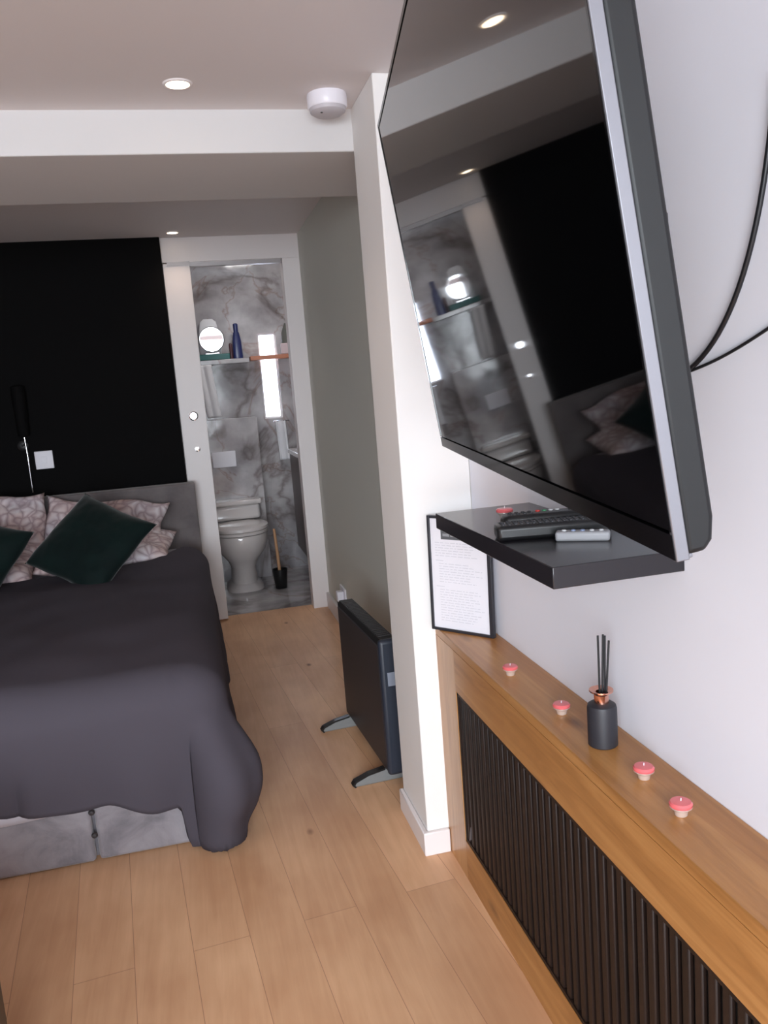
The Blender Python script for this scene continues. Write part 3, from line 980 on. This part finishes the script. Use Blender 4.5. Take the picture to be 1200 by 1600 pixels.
def candle(x, y, z, label, pink=True, s=1.0):
    t = thing('tealight_candle', (x, y, z), label, 'candle', TG)
    B().lathe([(0.0085 * s, 0.0), (0.0095 * s, 0.001), (0.0100 * s, 0.006), (0.0125 * s, 0.010), (0.0165 * s, 0.0135), (0.0165 * s, 0.0145), (0.0155 * s, 0.0145), (0.0115 * s, 0.0115), (0.0088 * s, 0.007), (0.008 * s, 0.002)], 28).done('cup', M['cup'], t, smooth='auto')
    B().lathe([(0.0098 * s, 0.0110), (0.0165 * s, 0.0152), (0.0168 * s, 0.0185), (0.0145 * s, 0.0212), (0.007 * s, 0.0218)], 28).done('wax', M['pink_wax'] if pink else M['key_white'], t, smooth='auto')
    B().tube([(0, 0, 0.021), (0.0005, 0, 0.026)], 0.0007, 6).done('wick', M['paper'], t)
    return t


candle(0.622, 1.618, SZ, 'pink candle on the sill, farthest from the diffuser, nearest the framed notice')
candle(0.632, 1.385, SZ, 'pink candle on the sill just beyond the reed diffuser')
candle(0.640, 1.105, SZ, 'pink candle on the sill, first one in front of the reed diffuser')
candle(0.631, 0.990, SZ, 'pink candle on the sill, nearest the camera')
candle(0.581, 1.495, SHZ, 'pink candle on the black floating shelf')
t = thing('glass_dish', (0.684, 1.43, SHZ), 'small clear glass dish at the back of the floating shelf', 'dish')
B().lathe([(0.010, 0.0), (0.014, 0.002), (0.018, 0.012), (0.017, 0.012), (0.013, 0.004), (0.009, 0.003)], 24).done('bowl', M['clear'], t, smooth='auto')
B().lathe([(0.012, 0.0045), (0.0155, 0.009)], 24).done('contents', M['plastic_white'], t, smooth='auto')

# reed diffuser
t = thing('reed_diffuser', (0.640, 1.238, SZ), 'black reed diffuser with rose gold collar and dark reeds on the oak sill', 'reed diffuser')
B().lathe([(0.0235, 0.0), (0.0255, 0.002), (0.0255, 0.068), (0.0240, 0.0735), (0.0195, 0.0765), (0.0110, 0.078)], 48).done('bottle', M['matte_black'], t, smooth='auto')
B().lathe([(0.0125, 0.0765), (0.0125, 0.092), (0.0140, 0.0945), (0.0205, 0.098), (0.0205, 0.1005), (0.0180, 0.1005), (0.0095, 0.097), (0.0080, 0.086)], 40).done('collar', M['copper'], t, smooth='auto')
for k, (bx, by, tx, ty, tz) in enumerate(((-0.003, 0.0, -0.0005, 0.004, 0.196), (0.0, 0.003, 0.0055, -0.003, 0.199), (0.003, -0.002, 0.0125, 0.004, 0.194), (0.001, -0.004, 0.0145, -0.006, 0.188))):
    B().tube([(bx, by, 0.02), (tx, ty, tz)], 0.0019, 8).done('reed', M['reed'], t, smooth='auto')

# framed notice leaning at the pier
p0 = Vector((0.568, 2.020, SZ))
p1 = Vector((0.683, 1.870, SZ))
p0 = p1 + (p0 - p1).normalized() * 0.190
fx = (p1 - p0).normalized()
fn = fx.cross(Vector((0, 0, 1))).normalized()      # towards camera side
if fn.y > 0:
    fn = -fn
lean = 0.03
fz = (Vector((0, 0, 1)) * cos(lean) - fn * sin(lean)).normalized()
fy = fz.cross(fx)
mt = Matrix(((fx.x, fy.x, fz.x, p0.x), (fx.y, fy.y, fz.y, p0.y), (fx.z, fy.z, fz.z, p0.z), (0, 0, 0, 1)))
fr = thing('framed_notice', (0, 0, 0), 'black framed printed notice leaning on the pier at the end of the sill', 'picture frame', mtx=mt)
sgn = 1 if (mt.to_3x3() @ Vector((0, 1, 0))).dot(fn) > 0 else -1
FW, FH = 0.190, 0.303


def fb(b, x0, x1, y0, y1, z0, z1):
    return b.box((x0, sgn * y0, z0), (x1, sgn * y1, z1))


b = B()
fb(b, 0, 0.007, -0.006, 0.006, 0, FH)
fb(b, FW - 0.011, FW, -0.006, 0.006, 0, FH)
fb(b, 0.007, FW - 0.011, -0.006, 0.006, 0, 0.007)
fb(b, 0.007, FW - 0.011, -0.006, 0.006, FH - 0.007, FH)
b.done('moulding', M['frame_black'], fr, bev=0.001)
fb(B(), 0.007, FW - 0.011, -0.004, 0.001, 0.007, FH - 0.007).done('paper_sheet', M['paper'], fr)
fb(B(), 0.040, 0.150, 0.001, 0.0014, 0.242, 0.275).done('header_block', M['header'], fr)
b = B()
for k, (x0, x1) in enumerate(((0.046, 0.066), (0.070, 0.086), (0.091, 0.112), (0.117, 0.142))):
    fb(b, x0, x1, 0.0014, 0.0016, 0.250, 0.257)
b.done('header_line', M['header_ink'], fr)
b = B()
rnd = random.Random(3)
z = 0.232
rows = 0
while z > 0.025:
    if rows in (6, 15):
        z -= 0.006
        fb(b, 0.020, 0.045, 0.001, 0.0013, z, z + 0.0022)
        z -= 0.008
        rows += 1
        continue
    x = 0.020 if rows < 6 else 0.030
    xe = 0.165 - rnd.random() * 0.04
    while x < xe:
        w_ = 0.006 + rnd.random() * 0.014
        fb(b, x, min(x + w_, xe), 0.001, 0.0013, z, z + 0.0020)
        x += w_ + 0.003
    z -= 0.0068
    rows += 1
b.done('text_lines', M['ink'], fr)
